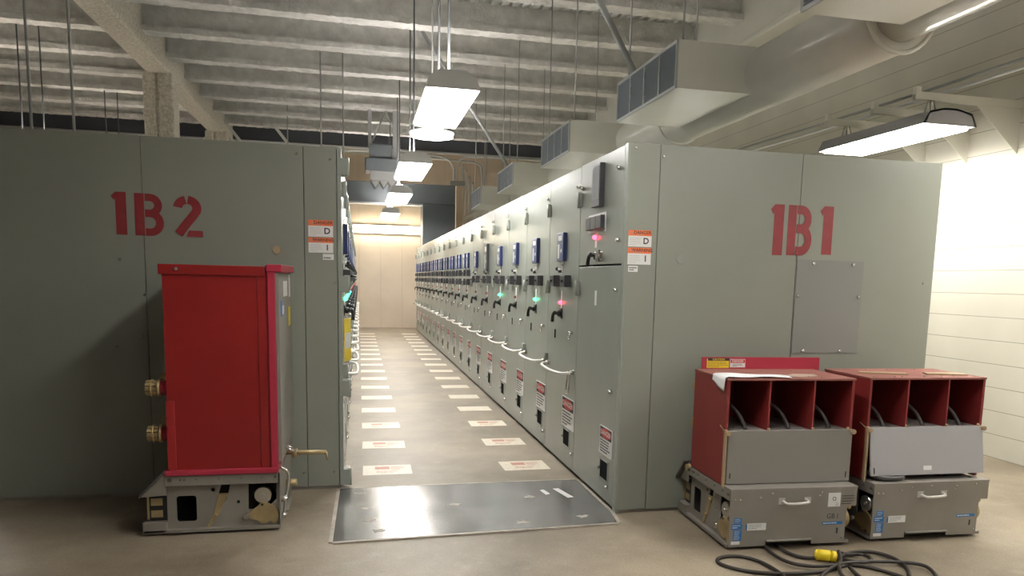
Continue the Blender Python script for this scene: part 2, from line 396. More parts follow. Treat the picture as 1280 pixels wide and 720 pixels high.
def make_cubicle(double=False, dark=False):
    r = empty('switchgear_cubicle', (0, 0, 0))
    b = MB(); b.box((-2.2, 0, .02), (-.024, W, H)); b.box((-2.15, .01, 0), (-.05, W-.01, .03)); b.build('enclosure', M['cab'], r)
    MB().box((-.0235, .003, .03), (-.0225, W-.003, H-.012)).build('door_gap', M['gap'], r)
    MB().box((-.022, .0045, .028), (0, W-.0045, H-.008), .003).build('door', M['cab'], r)
    if double: relay(r, .13, .29, 1.62, 1.84, M['blue']); relay(r, .47, .63, 1.62, 1.84, M['blue'])
    elif dark: relay(r, .34, .53, 1.56, 1.90, M['dgrey'])
    else: relay(r, .36, .55, 1.615, 1.835, M['blue'])
    if not double:
        k = MB(); k.box((0, .415, 1.59), (.004, .465, 1.61)); k.box((0, .43, 1.52), (.01, .45, 1.585)); k.cyl((0, .44, 1.555), (.03, .44, 1.555), .008); k.box((.025, .40, 1.548), (.032, .48, 1.562)); o = k.build('lockout_lever', M['whitet'], r); k = MB(); k.ball((.034, .40, 1.555), .015); k.cyl((.0, .44, 1.535), (.036, .44, 1.535), .010); k.build('lever_tip', M['black'], o)
    for z in ((1.55, 1.42) if double else (1.46,)):
        test_switch(r, .30, z); test_switch(r, .635, z)
    MB().box((0, .425, 1.245), (.0025, .465, 1.385)).build('nameplate', M['white'], r)
    pistol_switch(r, .44, 1.205)
    MB().box((-.001, .248, .995), (.003, .282, 1.065)).build('key_slot', M['gap'], r)
    k = MB(); k.cyl((0, .78, 1.07), (.03, .78, 1.07), .012); k.tube([(.028, .78+.02*math.sin(a), 1.05+.025*math.cos(a)) for a in [i*math.pi/5 for i in range(10)]], .004, 6, 0, True); k.build('padlock_eye', M['steel'], r)
    hinges(r, .022)
    bail(r, .10, .85, .775)
    danger_sign(r, .545, .895, .325, .565, seed=1)
    port(r, .61, .78, .185, .305)
    each('door_knob', M['chrome'], r, [('cyl', ((0, y, z), (.02, y, z), .014, .010, 12)) for y, z in ((.86, .15), (.86, 2.14))])
    return r

protoA, protoD, protoB = make_cubicle(), make_cubicle(dark=True), make_cubicle(double=True)
used = set()
def place(proto, loc, rz, label, group, led):
    o = proto if proto not in used else copy_tree(proto); used.add(proto)
    o.location = loc; o.rotation_euler = (0, 0, rz); tag(o, label, 'cabinet', group)
    pilot(o, .44, 1.29, led); return o
# first of each kind must be placed before its pilot is copied along: keep bare masters
masters = {}
for n, p in (('A', protoA), ('D', protoD), ('B', protoB)): masters[n] = p
queue = []
for k in range(1, 19):
    kind = 'D' if k == 5 else ('A' if k <= 6 else 'B')
    led = {1: M['ledr'], 2: M['ledg'], 4: M['ledg']}.get(k, M['ledd'])
    queue.append((kind, (Xr, Y0+(k+1)*W, 0), math.pi, 'grey cubicle with %s, %s from the near end of row 1B1' % (
        {'A': 'one blue relay', 'D': 'a dark tall relay', 'B': 'two blue relays'}[kind], ORD[k]), 'cubicles of the right switchgear row', led))
for k in range(1, 19):
    kind = 'A' if k <= 6 else 'B'
    led = M['ledg'] if k <= 4 else M['ledd']
    queue.append((kind, (Xl, Y0+k*W, 0), 0, 'grey cubicle, %s from the near end of the row marked 1B2' % ORD[k-1], 'cubicles of the left switchgear row', led))
roots = []
for kind, loc, rz, lab, grp, led in queue:
    o = copy_tree(masters[kind]); o.location = loc; o.rotation_euler = (0, 0, rz); tag(o, lab, 'cabinet', grp); pilot(o, .44, 1.29, led); roots.append(o)
def delete_tree(o):
    for ch in list(o.children): delete_tree(ch)
    bpy.data.objects.remove(o)
for p in masters.values(): delete_tree(p)
left_first = roots[18]; right_second = roots[0]

# hanging hasp on the second right cubicle
b = MB(); b.tube([(.02, .835, .79), (.03, .83, .70), (.03, .82, .62), (.03, .77, .60), (.03, .75, .64), (.02, .755, .78)], .006, 6, 1); b.build('hanging_hasp', M['steel'], right_second)

# --- end cubicle of the right row (metering section) with its end panels
W0 = 5.405-Yr
r0 = empty('switchgear_cubicle', (Xr, 5.405, 0), math.pi, 'grey end cubicle of the right row with meter screen, end wall stencilled 1B1', 'cabinet', 'cubicles of the right switchgear row')
b = MB(); b.box((-2.2, 0, .02), (-.024, W0-.016, H)); b.box((-2.15, .01, 0), (-.05, W0-.05, .03)); b.build('enclosure', M['cab'], r0)
MB().box((-.0235, .003, .03), (-.0225, W0-.003, H-.012)).build('door_gap', M['gap'], r0)
DE = W0-.055
MB().box((-.022, .005, 1.575), (0, DE, H-.006), .003).build('upper_door', M['cab'], r0)
MB().box((-.022, .005, .028), (0, DE, 1.563), .003).build('lower_door', M['cab'], r0)
MB().box((-.03, DE+.005, .0), (0, W0-.001, H), .003).build('corner_post', M['cab'], r0)
b = MB(); b.box((0, .375, 1.955), (.036, .545, 2.235), .004); o = b.build('meter', M['dgrey'], r0)
MB().box((.036, .392, 2.0), (.038, .53, 2.215)).build('meter_screen', M['glass'], o)
b = MB(); b.box((0, .22, 1.79), (.004, .60, 1.915)); o = b.build('block_backplate', M['white'], r0)
for i in range(3):
    y0 = .245+i*.115; q = MB(); q.box((.004, y0, 1.81), (.034, y0+.11, 1.897), .004).build('test_switch_block', M['dgrey'], r0)
pilot(r0, .40, 1.758, M['ledr'], .012)
MB().box((0, .38, 1.69), (.0025, .42, 1.735)).build('nameplate', M['white'], r0)
MB().box((0, .416, 1.30), (.0025, .452, 1.40)).build('nameplate', M['white'], r0)
pistol_switch(r0, .46, 1.635)
k = MB(); k.box((0, .50, 1.60), (.006, .56, 1.66), .002); k.cyl((0, .53, 1.63), (.05, .53, 1.63), .014); k.box((.03, .51, 1.605), (.05, .55, 1.655), .004); k.build('selector_switch', M['steel'], r0)
each('door_knob', M['chrome'], r0, [('cyl', ((0, y, z), (.022, y, z), .015, .011, 12)) for y, z in ((.84, 2.16), (.87, 1.72), (.863, 1.41), (.83, .76), (.82, .13), (.06, 2.12))])
danger_sign(r0, .63, .885, .325, .515, seed=3)
port(r0, .66, .815, .165, .285)
hinges(r0, .022, (2.04, 1.41))

def end_panels(root, origin, spans, drop=0.):
    """plates facing -Y, given in world X spans"""
    inv = (Matrix.Translation(root.location) @ Matrix.Rotation(root.rotation_euler.z, 4, 'Z')).inverted()
    for x0, x1 in spans:
        MB().box((x0+.002, origin, .022), (x1-.002, origin+.012, H), .002, mtx=inv).build('end_panel', M['cab_end'], root)
    xa, xb = spans[0][0], spans[-1][1]
    MB().box((xa+.01, origin+.012, .02), (xb-.01, origin+.0145, H-.004), mtx=inv).build('seam_backing', M['gap'], root)
    MB().box((xa, origin+.012, 0), (xb, origin+.05, .03), mtx=inv).build('base_channel', M['cart'], root)
    return inv
inv0 = end_panels(r0, Yr, [(Xr+.012, 1.7805), (1.7805, 2.7404), (2.7404, 3.775)])
left_root = left_first
invl = end_panels(left_root, Yl, [(-2.31, -1.3153), (-1.3153, -.3481), (-.3481, -.139)])
# corner of the left row: post and door edge between end panel and first door
b = MB(); b.box((-.137, Yl, .03), (Xl, Y0+W, H), .002, mtx=invl); b.box((-2.2, Yl+.02, .03), (-.14, Y0+W, H), mtx=invl); b.build('corner_post', M['cab'], left_root)
for z in (2.17, 1.405, .70, .08):
    b = MB(); b.box((-.137, Yl-.004, z-.055), (-.068, Yl+.1, z+.055), .004, mtx=invl); b.cyl(invl @ Vector((-.072, Yl+.02, z-.06)), invl @ Vector((-.072, Yl+.02, z+.06)), .014)
    b.build('corner_hinge', M['cab'], left_root)
# loose tag sheets on the first left door
F = frame((Xl+.006, Y0+W+.06, .86), (.28, 1, 0), (0, 0, 1))
b = MB(); b.box((0, 0, 0), (.15, .30, .004), mtx=invl @ F); o = b.build('caution_tag', M['yellow'], left_root, 'yellow caution tag with white middle')
MB().box((.01, .09, .0042), (.14, .2, .005), mtx=invl @ F).build('tag_field', M['white'], o)

# --- stencils
def stroke(pts, w):
    """thick polyline polygon (mitred)"""
    L, Rr = [], []
    for i, p in enumerate(pts):
        a = Vector(pts[i-1]) if i else Vector(p); b_ = Vector(pts[i+1]) if i < len(pts)-1 else Vector(p); p = Vector(p)
        d1 = (p-a).normalized() if i else (b_-p).normalized(); d2 = (b_-p).normalized() if i < len(pts)-1 else d1
        n1, n2 = Vector((-d1.y, d1.x)), Vector((-d2.y, d2.x)); n = (n1+n2).normalized(); s = w/2/max(.35, n.dot(n1))
        L.append(p+n*s); Rr.append(p-n*s)
    return [[tuple(L[i]), tuple(Rr[i]), tuple(Rr[i+1]), tuple(L[i+1])] for i in range(len(L)-1)]
def arc(cx, cy, rx, ry, a0, a1, n=10):
    return [(cx+rx*math.cos(R(a0+(a1-a0)*k/n)), cy+ry*math.sin(R(a0+(a1-a0)*k/n))) for k in range(n+1)]
def glyph(ch, slim=False):
    """unit height 1; width about .62"""
    t = .20
    if ch == '1': return [[(.10, .80), (.04, .90), (.13, 1.), (.33, 1.), (.33, 0.), (.12, 0.), (.12, .85)]]
    if ch == 'B':
        return ([[(0, 0), (.215, 0), (.215, 1), (0, 1)]]
                + stroke([(.235, .91), (.34, .91)]+arc(.345, .725, .185, .185, 90, -68, 12), .175)
                + stroke([(.235, .535), (.35, .535)]+arc(.355, .31, .205, .222, 75, -90, 12)+[(.235, .088)], .175))
    if ch == '2':
        return (stroke(arc(.31, .70, .215, .205, 175, 100, 6), .20) + stroke(arc(.31, .70, .215, .205, 86, -20, 9)+[(.44, .52), (.29, .33), (.10, .06)], .20)
                + [[(.27, .0), (.64, .0), (.64, .155), (.33, .155)]])
def stencil(root, inv, y, items, label):
    b = MB()
    for ch, x0, x1, z0, z1 in items:
        F = frame((x0, y, z0), (1, 0, 0), (0, 0, 1)); ps = glyph(ch); mx = max(u for p in ps for u, v in p); mn = min(u for p in ps for u, v in p)
        for ip, p in enumerate(ps):
            q = [((u-mn)/(mx-mn)*(x1-x0), v*(z1-z0)) for u, v in p]
            b.prism(q, inv @ F, .0010+.00012*ip)
    return b.build('stencil_marking', M['stencil'], root, label)
stencil(r0, inv0, Yr-.0003, [('1', 2.537, 2.632, 1.655, 1.972), ('B', 2.663, 2.835, 1.657, 1.972), ('1', 2.888, 2.985, 1.668, 1.974)], 'red stencilled letters 1B1')
stencil(left_root, invl, Yl-.0003, [('1', -1.494, -1.408, 1.682, 1.943), ('B', -1.362, -1.195, 1.68, 1.94), ('2', -1.138, -.968, 1.682, 1.936)], 'red stencilled letters 1B2')

# --- orange / white arc flash labels
def flash_labels(root, inv, x0, x1, y, z, s=1., dx=0.):
    w = x1-x0
    for z1, z0, head, mark in ((z[0], z[1], 'DANGER', 'D'), (z[1], z[2], 'WARNING', '1')):
        h = z1-z0-.006; zz = z0+.004
        F = lambda e: inv @ frame((x0, y-e, zz), (1, 0, 0), (0, 0, 1))
        o = MB().box((0, 0, 0), (w, h, .001), mtx=F(0)).build('flash_label', M['white'], root, 'white label with orange %s header' % head)
        MB().box((0, h*.66, 0), (w, h, .0006), mtx=F(.001)).build('label_header', M['orange'], o)
        MB().mesh(text(head, h*.27, width=1.05, bold=.02), F(.0019) @ Matrix.Translation((w*.60, h*.85, 0))).build('header_word', M['ink'], o)
        MB().mesh(text(mark, h*.52, width=1.0, bold=.025), F(.0016) @ Matrix.Translation((w*.76, h*.34, 0))).build('label_mark', M['ink'], o)
        t = MB(); print_lines(t, F(.0012), w*.06, w*.58, h*.06, h*.58, 5, .18, len(head)); print_lines(t, F(.0017), w*.25, w*.9, h*.68, h*.76, 1, .5, 4)
        F1 = F(.0018); t.prism([(w*.10, h*.78), (w*.20, h*.78), (w*.15, h*.93)], F1, .0004)
        t.build('label_text', mat_g, o)
mat_g = mat('grey_print', (.30, .29, .28), .6)
flash_labels(r0, inv0, 1.594, 1.744, Yr-.0015, (1.778, 1.673, 1.566))
flash_labels(left_root, invl, -.322, -.165, Yl-.0015, (1.820, 1.707, 1.603))
F = inv0 @ frame((1.6, Yr-.0015, 1.525), (1, 0, 0), (0, 0, 1)); o = MB().box((0, 0, 0), (.062, .036, .001), mtx=F).build('asset_tag', M['white'], r0)
t = MB(); print_lines(t, inv0 @ frame((1.6, Yr-.0027, 1.525), (1, 0, 0), (0, 0, 1)), .006, .056, .006, .03, 2, .5, 2); t.build('tag_text', M['ink'], o)
F = invl @ frame((-.232, Yl-.0015, 1.562), (1, 0, 0), (0, 0, 1)); o = MB().box((0, 0, 0), (.07, .038, .001), mtx=F).build('asset_tag', M['white'], left_root)
t = MB(); print_lines(t, invl @ frame((-.232, Yl-.0027, 1.562), (1, 0, 0), (0, 0, 1)), .006, .062, .006, .02, 1, .5, 2); t.build('tag_text', M['ink'], o)
# cover plate with six screws, round plugs, panel bolts
o = MB().box((2.746, Yr-.004, 1.028), (3.234, Yr, 1.632), .001, mtx=inv0).build('cover_plate', M['cover'], r0)
each('cover_screw', M['chrome'], o, [('cyl', (inv0 @ Vector((x, Yr-.004, z)), inv0 @ Vector((x, Yr-.016, z)), .012, .008, 10)) for x, z in ((2.862, 1.61), (3.15, 1.61), (2.765, 1.40), (3.21, 1.40), (2.825, 1.045), (3.10, 1.045))])
MB().cyl(inv0 @ Vector((1.945, Yr, 1.612)), inv0 @ Vector((1.945, Yr-.004, 1.612)), .032, .030, 20).build('hole_plug', M['cab'], r0)
MB().cyl(invl @ Vector((-.522, Yl, 1.618)), invl @ Vector((-.522, Yl-.006, 1.618)), .026, .024, 20).build('hole_plug', M['tan'], left_root, 'tan round hole plug')
PB = []
for x, z in ((-.39, 2.235), (-.18, 2.21), (-.155, 1.41), (-1.325, 1.31), (-1.46, 1.53), (-1.50, .98), (-.375, .12), (-.175, .12), (-1.5, .13), (-1.35, 1.05)):
    PB.append(('cyl', (invl @ Vector((x, Yl, z)), invl @ Vector((x, Yl-.009, z)), .008, .006, 10)))
each('panel_bolt', M['steel'], left_root, PB); PB = []
for x, z in ((1.62, 2.26), (1.80, 2.22), (3.70, 1.5), (3.70, .9), (2.05, .12)):
    PB.append(('cyl', (inv0 @ Vector((x, Yr, z)), inv0 @ Vector((x, Yr-.009, z)), .008, .006, 10)))
for x in (1.64, 2.5, 3.0, 3.5): PB.append(('cyl', (inv0 @ Vector((x, Yr+.06, H)), inv0 @ Vector((x, Yr+.06, H+.012)), .010, .008, 8)))
each('panel_bolt', M['steel'], r0, PB)

# ------------------------------------------------------------------ floor plate and floor stickers
pl = empty('floor_plate', (.70, 4.69, 0), 0, 'dark bare steel plate set in the floor at the aisle mouth', 'floor plate')
inv = Matrix.Translation((-.70, -4.69, 0))
poly = [(-.150, 4.152), (1.525, 4.235), (1.553, 4.44), (1.553, 5.245), (-.135, 5.232)]
MB().prism(poly, inv @ Matrix.Translation((0, 0, .001)), .007).build('plate', M['plate'], pl)
b = MB(); n = len(poly)
for i in range(n):
    a, c_ = Vector((*poly[i], .006)), Vector((*poly[(i+1) % n], .006)); d = (c_-a).normalized(); nn = Vector((d.y, -d.x, 0))*.022
    b.prism([(0, 0), ((c_-a).length, 0), ((c_-a).length, .022), (0, .022)], inv @ frame(a+nn-Vector((0, 0, .006)), d, -nn.normalized()), .009)
b.build('angle_rim', mat('scuffed_rim', (.36, .32, .27), .5, metal=.2, var=.25, vscale=10), pl)
b = MB()
for x, y in ((.0, 5.1), (.03, 4.75), (.05, 4.5), (.6, 4.75), (1.12, 4.85), (.95, 4.33), (1.35, 4.38), (.1, 4.3)):
    b.prism([(x+.035*(1+.35*math.sin(3*a+x*9))*math.cos(a), y+.028*(1+.4*math.cos(4*a+y*5))*math.sin(a)) for a in [i*math.pi/9 for i in range(18)]], inv @ Matrix.Translation((0, 0, .0082)), .0006)
b.build('cement_spatter', mat('cement_spots', (.40, .37, .32), .7, var=.2, vscale=30), pl, kind='stuff')
b = MB(); b.prism([(1.32, 5.02), (1.36, 5.03), (1.41, 4.80), (1.365, 4.79)], inv @ Matrix.Translation((0, 0, .0082)), .0006)
b.prism([(1.22, 5.0), (1.25, 5.01), (1.27, 4.9), (1.235, 4.88)], inv @ Matrix.Translation((0, 0, .0082)), .0006)
b.build('paint_smear', M['white'], pl)

fs0 = empty('floor_sticker', (0, 0, 0)); MB().box((-.182, -.145, 0), (.182, .145, .0015)).build('sheet', M['sticker'], fs0)
t = MB(); F = frame((-.182, -.145, .0016), (1, 0, 0), (0, 1, 0)); t.box((.09, .16, 0), (.20, .24, .0005), mtx=F)
print_lines(t, F, .21, .32, .13, .25, 3, .4, 5); print_lines(t, F, .10, .30, .05, .12, 2, .35, 8); t.build('printing', M['inkred'], fs0)
for side, x in (('left', .202), ('right', 1.268)):
    for k in range(17):
        o = copy_tree(fs0); o.location = (x, 5.745+.894*k, 0); o.rotation_euler = (0, 0, R(random.uniform(-1.2, 1.2)) + (math.pi if False else 0))
        if k > 2:
            for ch in list(o.children):
                if ch.name.startswith('printing'): bpy.data.objects.remove(ch)
        tag(o, 'cream floor label by the %s cabinets, %s from the steel plate' % ('1B2' if side == 'left' else '1B1', ORD[k]), 'floor label', 'floor labels along the aisle')
delete_tree(fs0)

# ------------------------------------------------------------------ circuit breakers
BW = .775
def breaker(name, loc, rz, label, variant):
    """front is -y, viewer's left is x=0"""
    r = empty(name, loc, rz, label, 'circuit breaker', 'drawn-out red circuit breakers')
    tall = variant == 'tall'
    # side plates with cut-outs (u = y from front, v = z)
    lp = [[(.004, .02), (.598, .02), (.598, .34), (.004, .34)], rrect(.445, .07, .549, .217, .015), circ(.357, .247, .012, n=14),
          [(.264, .276), (.274, .288), (.300, .288), (.313, .276), (.338, .19), (.325, .178), (.30, .178), (.288, .186)],
          circ(.224, .172, .009, n=12), [(.017, .282), (.167, .286), (.171, .125), (.075, .123), (.018, .18)]]
    for nm, x in (('side_plate', .03), ('side_plate', BW-.09)):
        MB().mesh(holed(lp, .006), frame((x, 0, 0), (0, 1, 0), (0, 0, 1))).build(nm, M['cart'], r)
    b = MB(); b.box((BW-.06, .006, .28), (BW-.024, .604, .338), .003); b.build('top_angle', M['cart'], r)
    b = MB(); b.box((0, .006, .28), (.036, .604, .338), .003); o = b.build('top_angle', M['cart'], r)
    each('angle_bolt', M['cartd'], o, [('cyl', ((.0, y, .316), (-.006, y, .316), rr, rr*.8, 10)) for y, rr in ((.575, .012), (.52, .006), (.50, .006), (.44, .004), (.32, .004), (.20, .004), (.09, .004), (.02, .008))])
    for x in (-.005, BW-.085):
        b = MB(); b.box((x, .0, .016), (x+.05, .72, .032)); b.box((x, .598, .016), (x+.05, .72, .078), .004); b.build('base_rail', M['cart'], r)
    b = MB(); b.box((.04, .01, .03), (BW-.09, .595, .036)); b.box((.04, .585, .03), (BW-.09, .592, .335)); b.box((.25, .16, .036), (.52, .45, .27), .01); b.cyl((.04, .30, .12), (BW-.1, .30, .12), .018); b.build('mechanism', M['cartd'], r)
    # lever, cam plate, wheel
    L = [(.275, .225), (.325, .225), (.352, .12), (.395, .03), (.385, .022), (.328, .105), (.305, .16)]
    b = MB(); b.prism(L, frame((.02, 0, 0), (0, 1, 0), (0, 0, 1)), .008); b.cyl((.012, .30, .20), (.03, .30, .20), .014); b.cyl((.012, .345, .10), (.024, .345, .10), .009); b.build('lever', M['brass'], r)
    C = [(.094, .167), (.060, .160), (.028, .142), (.010, .105), (.007, .085), (.026, .027), (.05, .06), (.075, .04), (.10, .045), (.118, .061), (.174, .08), (.176, .098)]
    b = MB(); b.prism(C, frame((.012, 0, 0), (0, 1, 0), (0, 0, 1)), .01); o = b.build('cam_plate', M['brass'], r)
    MB().cyl((.0, .18, .088), (.03, .18, .088), .016).build('cam_bolt', M['steel'], o)
    MB().cyl((.012, .094, .153), (.009, .094, .153), .007).build('cam_hole', M['black'], o)
    b = MB(); b.cyl((.02, .09, .205), (.06, .09, .205), .046, seg=24); b.cyl((.008, .09, .205), (.02, .09, .205), .01); b.build('drive_wheel', M['steel'], r)
    if not tall:
        b = MB(); b.cyl((BW-.05, .08, .14), (BW-.02, .08, .14), .055, seg=24); b.box((BW-.06, .05, .15), (BW-.03, .10, .26), .008); b.cyl((BW-.03, .075, .21), (BW+.005, .075, .21), .022); b.build('cam_plate', M['brass'], r)
    # rear shroud and secondary contact blocks
    b = MB(); b.prism([(.594, .362), (.60, .372), (.727, .238), (.727, .222)], frame((-.028, 0, 0), (0, 1, 0), (0, 0, 1)), BW-.06); b.build('rear_shroud', M['cartd'], r); b = MB()  # dark steel colour paints in the shade on the sloping plate
    b.prism([(.594, .23), (.727, .223), (.594, .36)], frame((.004, 0, 0), (0, 1, 0), (0, 0, 1)), .004); b.build('shroud_cheek', M['cart'], r)
    b = MB(); b.box((.03, .60, .085), (.20, .695, .22), .004); o = b.build('contact_block', M['black'], r)
    k = MB(); 
    for z0, z1 in ((.167, .208), (.1, .14)): k.box((.0285, .622, z0), (.0305, .682, z1))
    k.box((.022, .69, .09), (.2, .70, .225)); k.build('brass_plate', M['brass'], o)
    # feet / casters
    for x in (.06, BW-.13):
        for y in (.05, .55):
            k = MB(); k.cyl((x-.012, y, .0185), (x+.012, y, .0185), .0185, seg=18); k.box((x-.016, y-.012, .015), (x-.0125, y+.012, .05)); k.box((x+.0125, y-.012, .015), (x+.016, y+.012, .05)); k.build('caster', M['steel'], r)
    # primary bushings
    zz = (.823, .567) if tall else (.83, .60); ys = .575 if tall else .555
    for x in (.072, .3875, .70):
        for z in zz:
            b = MB(); b.cyl((x, ys-.02, z), (x, ys+.045, z), .040, seg=20); o = b.build('bushing', M['redtrim'], r)
            k = MB(); k.cyl((x, ys+.04, z), (x, ys+.055, z), .05, seg=20); k.cyl((x, ys+.055, z), (x, ys+.11, z), .022, seg=14)
            for a in range(10):
                aa = a*math.pi/5; px, pz = x+.036*math.cos(aa), z+.036*math.sin(aa)
                k.box((-.009, 0, -.006), (.009, .062, .006), .002, mtx=Matrix.Translation((px, ys+.052, pz)) @ Matrix.Rotation(-aa+math.pi/2, 4, 'Y'))
            k.tube([(x+.046*math.cos(a*math.pi/8), ys+.085, z+.046*math.sin(a*math.pi/8)) for a in range(16)], .005, 6, 0, True)
            k.build('contact_fingers', M['bronze'], o)
    # front cover with stepped, notched outline
    fc = [(.003, .02), (.225, .02), (.225, .055), (.505, .052), (.505, .02), (.708, .02), (.712, .232), (BW-.005, .232), (BW-.005, .338), (.003, .338)]
    b = MB(); b.prism(fc, frame((0, 0, 0), (1, 0, 0), (0, 0, 1)), .006)
    b.box((0, -.006, .336), (BW, .11, .348), .003); b.box((.225, -.03, .050), (.50, 0, .054)); b.box((.003, -.004, .265), (.055, .0, .336))
    fcov = b.build('front_cover', M['cart'], r)
    if not tall:
        k = MB(); k.tube([(.315, -.006, .272), (.318, -.035, .268), (.335, -.042, .264), (.44, -.042, .268), (.455, -.035, .272), (.458, -.006, .276)], .009, 8, 1)
        for x in (.308, .465): k.box((x-.02, -.010, .255), (x+.02, -.006, .292), .002)
        k.build('pull_handle', mat('dull_handle', (.50, .48, .44), .4), fcov)
        F = frame((0, -.0065, 0), (1, 0, 0), (0, 0, 1)); F2 = frame((0, -.0075, 0), (1, 0, 0), (0, 0, 1))
        for q in (((.03, .155), (.075, .185)), ((.015, .120), (.080, .152)), ((.03, .056), (.078, .115)), ((.10, .116), (.108, .145)), ((.565, .128), (.69, .145))):
            o = MB().box((*q[0], 0), (*q[1], .0008), mtx=F).build('blue_label', M['bluelab'], fcov, 'blue adhesive label')
        k = MB(); print_lines(k, F2, .034, .074, .06, .112, 6, .25, 3); print_lines(k, F2, .034, .072, .158, .182, 3, .25, 4); print_lines(k, F2, .02, .076, .125, .148, 2, .3, 5); print_lines(k, F2, .57, .685, .130, .143, 1, .4, 6)
        k.build('label_text', M['white'], o)
        for q in [((.11, .112), (.222, .152)), ((.018, .034), (.07, .052))]+([((.592, .232), (.668, .312))] if variant == 'open' else []):
            o = MB().box((*q[0], 0), (*q[1], .0008), mtx=F).build('white_label', M['white'], fcov)
        k = MB(); print_lines(k, F2, .116, .20, .118, .148, 3, .2, 6)
        if variant == 'open':
            k.tube([F2 @ Vector((u, v, 0)) for u, v in circ(.63, .278, .010, n=14)], .0016, 5, 0, True)
            print_lines(k, F2, .64, .664, .236, .256, 3, .2, 7)
        k.build('label_text', M['ink'], o)
        k = MB(); k.box((.655, .075, 0), (.665, .108, .001), mtx=F)
        if variant == 'open':
            k.mesh(text('GB I', .040, width=1.0), F2 @ Matrix.Translation((.625, .176, 0))); print_lines(k, F2, .676, .765, .24, .30, 4, .3, 9)
        k.build('hand_lettering', M['ink'], fcov)
        each('cover_bolt', M['steel'], fcov, [('cyl', ((x, -.006, z), (x, -.010, z), .006, .005, 8)) for x, z in ((.03, .29), (.06, .29), (.18, .30), (.25, .32), (.38, .325), (.54, .30), (.55, .32), (.68, .325), (.69, .05))])
    if tall:
        T = 1.50
        b = MB(); b.box((.005, .095, .345), (BW-.005, .575, T-.03), .002); b.box((.002, .036, .345), (BW-.002, .0935, T-.03), .002); b.build('phase_barrier', M['red'], r)
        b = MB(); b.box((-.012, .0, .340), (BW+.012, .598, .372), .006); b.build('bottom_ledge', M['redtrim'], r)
        b = MB(); b.box((-.004, .05, T-.055), (BW+.004, .592, T), .004); o = b.build('top_lip', M['red'], r)
        MB().cyl((-.004, .50, T-.025), (-.012, .50, T-.025), .012, .009, 10).build('lip_bolt', M['steel'], o)
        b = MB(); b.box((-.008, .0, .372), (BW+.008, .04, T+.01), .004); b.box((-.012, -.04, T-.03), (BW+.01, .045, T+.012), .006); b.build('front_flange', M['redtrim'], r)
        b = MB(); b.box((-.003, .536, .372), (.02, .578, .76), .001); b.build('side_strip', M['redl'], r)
        b = MB(); b.box((.0, -.020, .40), (BW, -.001, T-.035), .002); fp = b.build('front_panel', M['cart'], r)
        F = frame((0, -.0205, 0), (1, 0, 0), (0, 0, 1))
        k = MB(); k.box((.08, 1.22, 0), (.16, 1.31, .001), mtx=F); k.build('blue_label', M['bluelab'], fp)
        each('white_label', M['white'], fp, [('box', (a_, b_, 0., F)) for a_, b_ in (((.17, 1.23, 0), (.27, 1.28, .001)), ((.25, 1.33, 0), (.50, 1.42, .001)), ((.60, 1.32, 0), (.70, 1.46, .001)))])
        k = MB(); k.box((.55, 1.14, 0), (.68, 1.26, .001), mtx=F); k.build('yellow_label', M['yellow'], fp)
        # racking crank and front hardware
        b = MB(); b.cyl((.30, -.01, .388), (.30, -.25, .384), .014); b.cyl((.30, -.25, .386), (.30, -.256, .335), .007); b.cyl((.30, -.066, .36), (.30, -.062, .41), .020); b.build('racking_crank', M['brass'], r)
        b = MB(); b.tube([(.18+.035*math.cos(a*math.pi/8), -.05+.03*math.sin(a*math.pi/8), .44+.012*math.sin(a*math.pi/8)) for a in range(16)], .007, 6, 0, True); b.cyl((.18, -.02, .43), (.18, .0, .40), .012)
        b.tube([(.05, -.006, .36), (.06, -.05, .33), (.08, -.045, .25), (.07, -.03, .17), (.06, -.02, .08)], .010, 6, 2); b.cyl((.06, -.006, .17), (.06, -.04, .17), .02); b.cyl((.05, -.005, .08), (.05, -.03, .07), .018); b.build('interlock_hardware', M['steel'], r)
        b = MB(); b.cyl((.35, -.006, .185), (.35, -.07, .19), .022, seg=10); b.build('release_knob', M['brass'], r)
    else:
        T, Zm = .935, .655; yb = .555
        b = MB(); b.box((-.002, .10, .345), (.014, yb, T)); b.box((BW-.016, .10, .345), (BW, yb, T)); b.box((.014, yb-.012, .345), (BW-.016, yb, T)); b.build('barrier_case', M['redd'], r)
        MB().box((-.006, .095, T), (BW+.004, yb+.004, T+.012), .002).build('case_lid', M['reddust'], r)
        for i in range(2):
            x = .25+i*.272; MB().box((x, .10, .345), (x+.010, yb-.012, T)).build('divider', M['redd'], r)
        b = MB(); b.box((.014, .10, Zm-.012), (BW-.016, yb-.012, Zm-.004)); b.build('compartment_floor', M['panelg'], r)
        if variant == 'open':
            b = MB(); b.box((.012, .086, .352), (BW-.002, .098, Zm), .002); fp = b.build('front_panel', M['panelg'], r, 'grey lower front panel')
            each('panel_slot', M['black'], fp, [('box', ((.03, .0852, .385), (.037, .0862, .415))), ('box', ((BW-.03, .0852, .375), (BW-.023, .0862, .41)))])
        else:
            Mx = Matrix.Translation((0, .10, Zm)) @ Matrix.Rotation(R(-9), 4, 'X')
            b = MB(); b.box((.012, -.012, -.282), (BW-.002, 0, 0), .002, mtx=Mx @ Matrix.Translation((0, 0, 0))); fp = b.build('front_panel', mat('pale_grey_panel', (.36, .355, .36), .45), r, 'pale grey front panel swung out at its foot')
            k = MB(); k.box((.028, -.0128, -.27), (.036, -.0122, -.235), mtx=Mx); k.build('panel_slot', M['black'], fp)
            k = MB(); k.box((.36, -.0128, -.255), (.415, -.0122, -.23), mtx=Mx); k.build('white_label', M['white'], fp)
        b = MB(); b.cyl((BW-.002, .10, Zm-.012), (BW-.002, .070, Zm-.012), .014); b.build('panel_bracket', M['tan'], r)
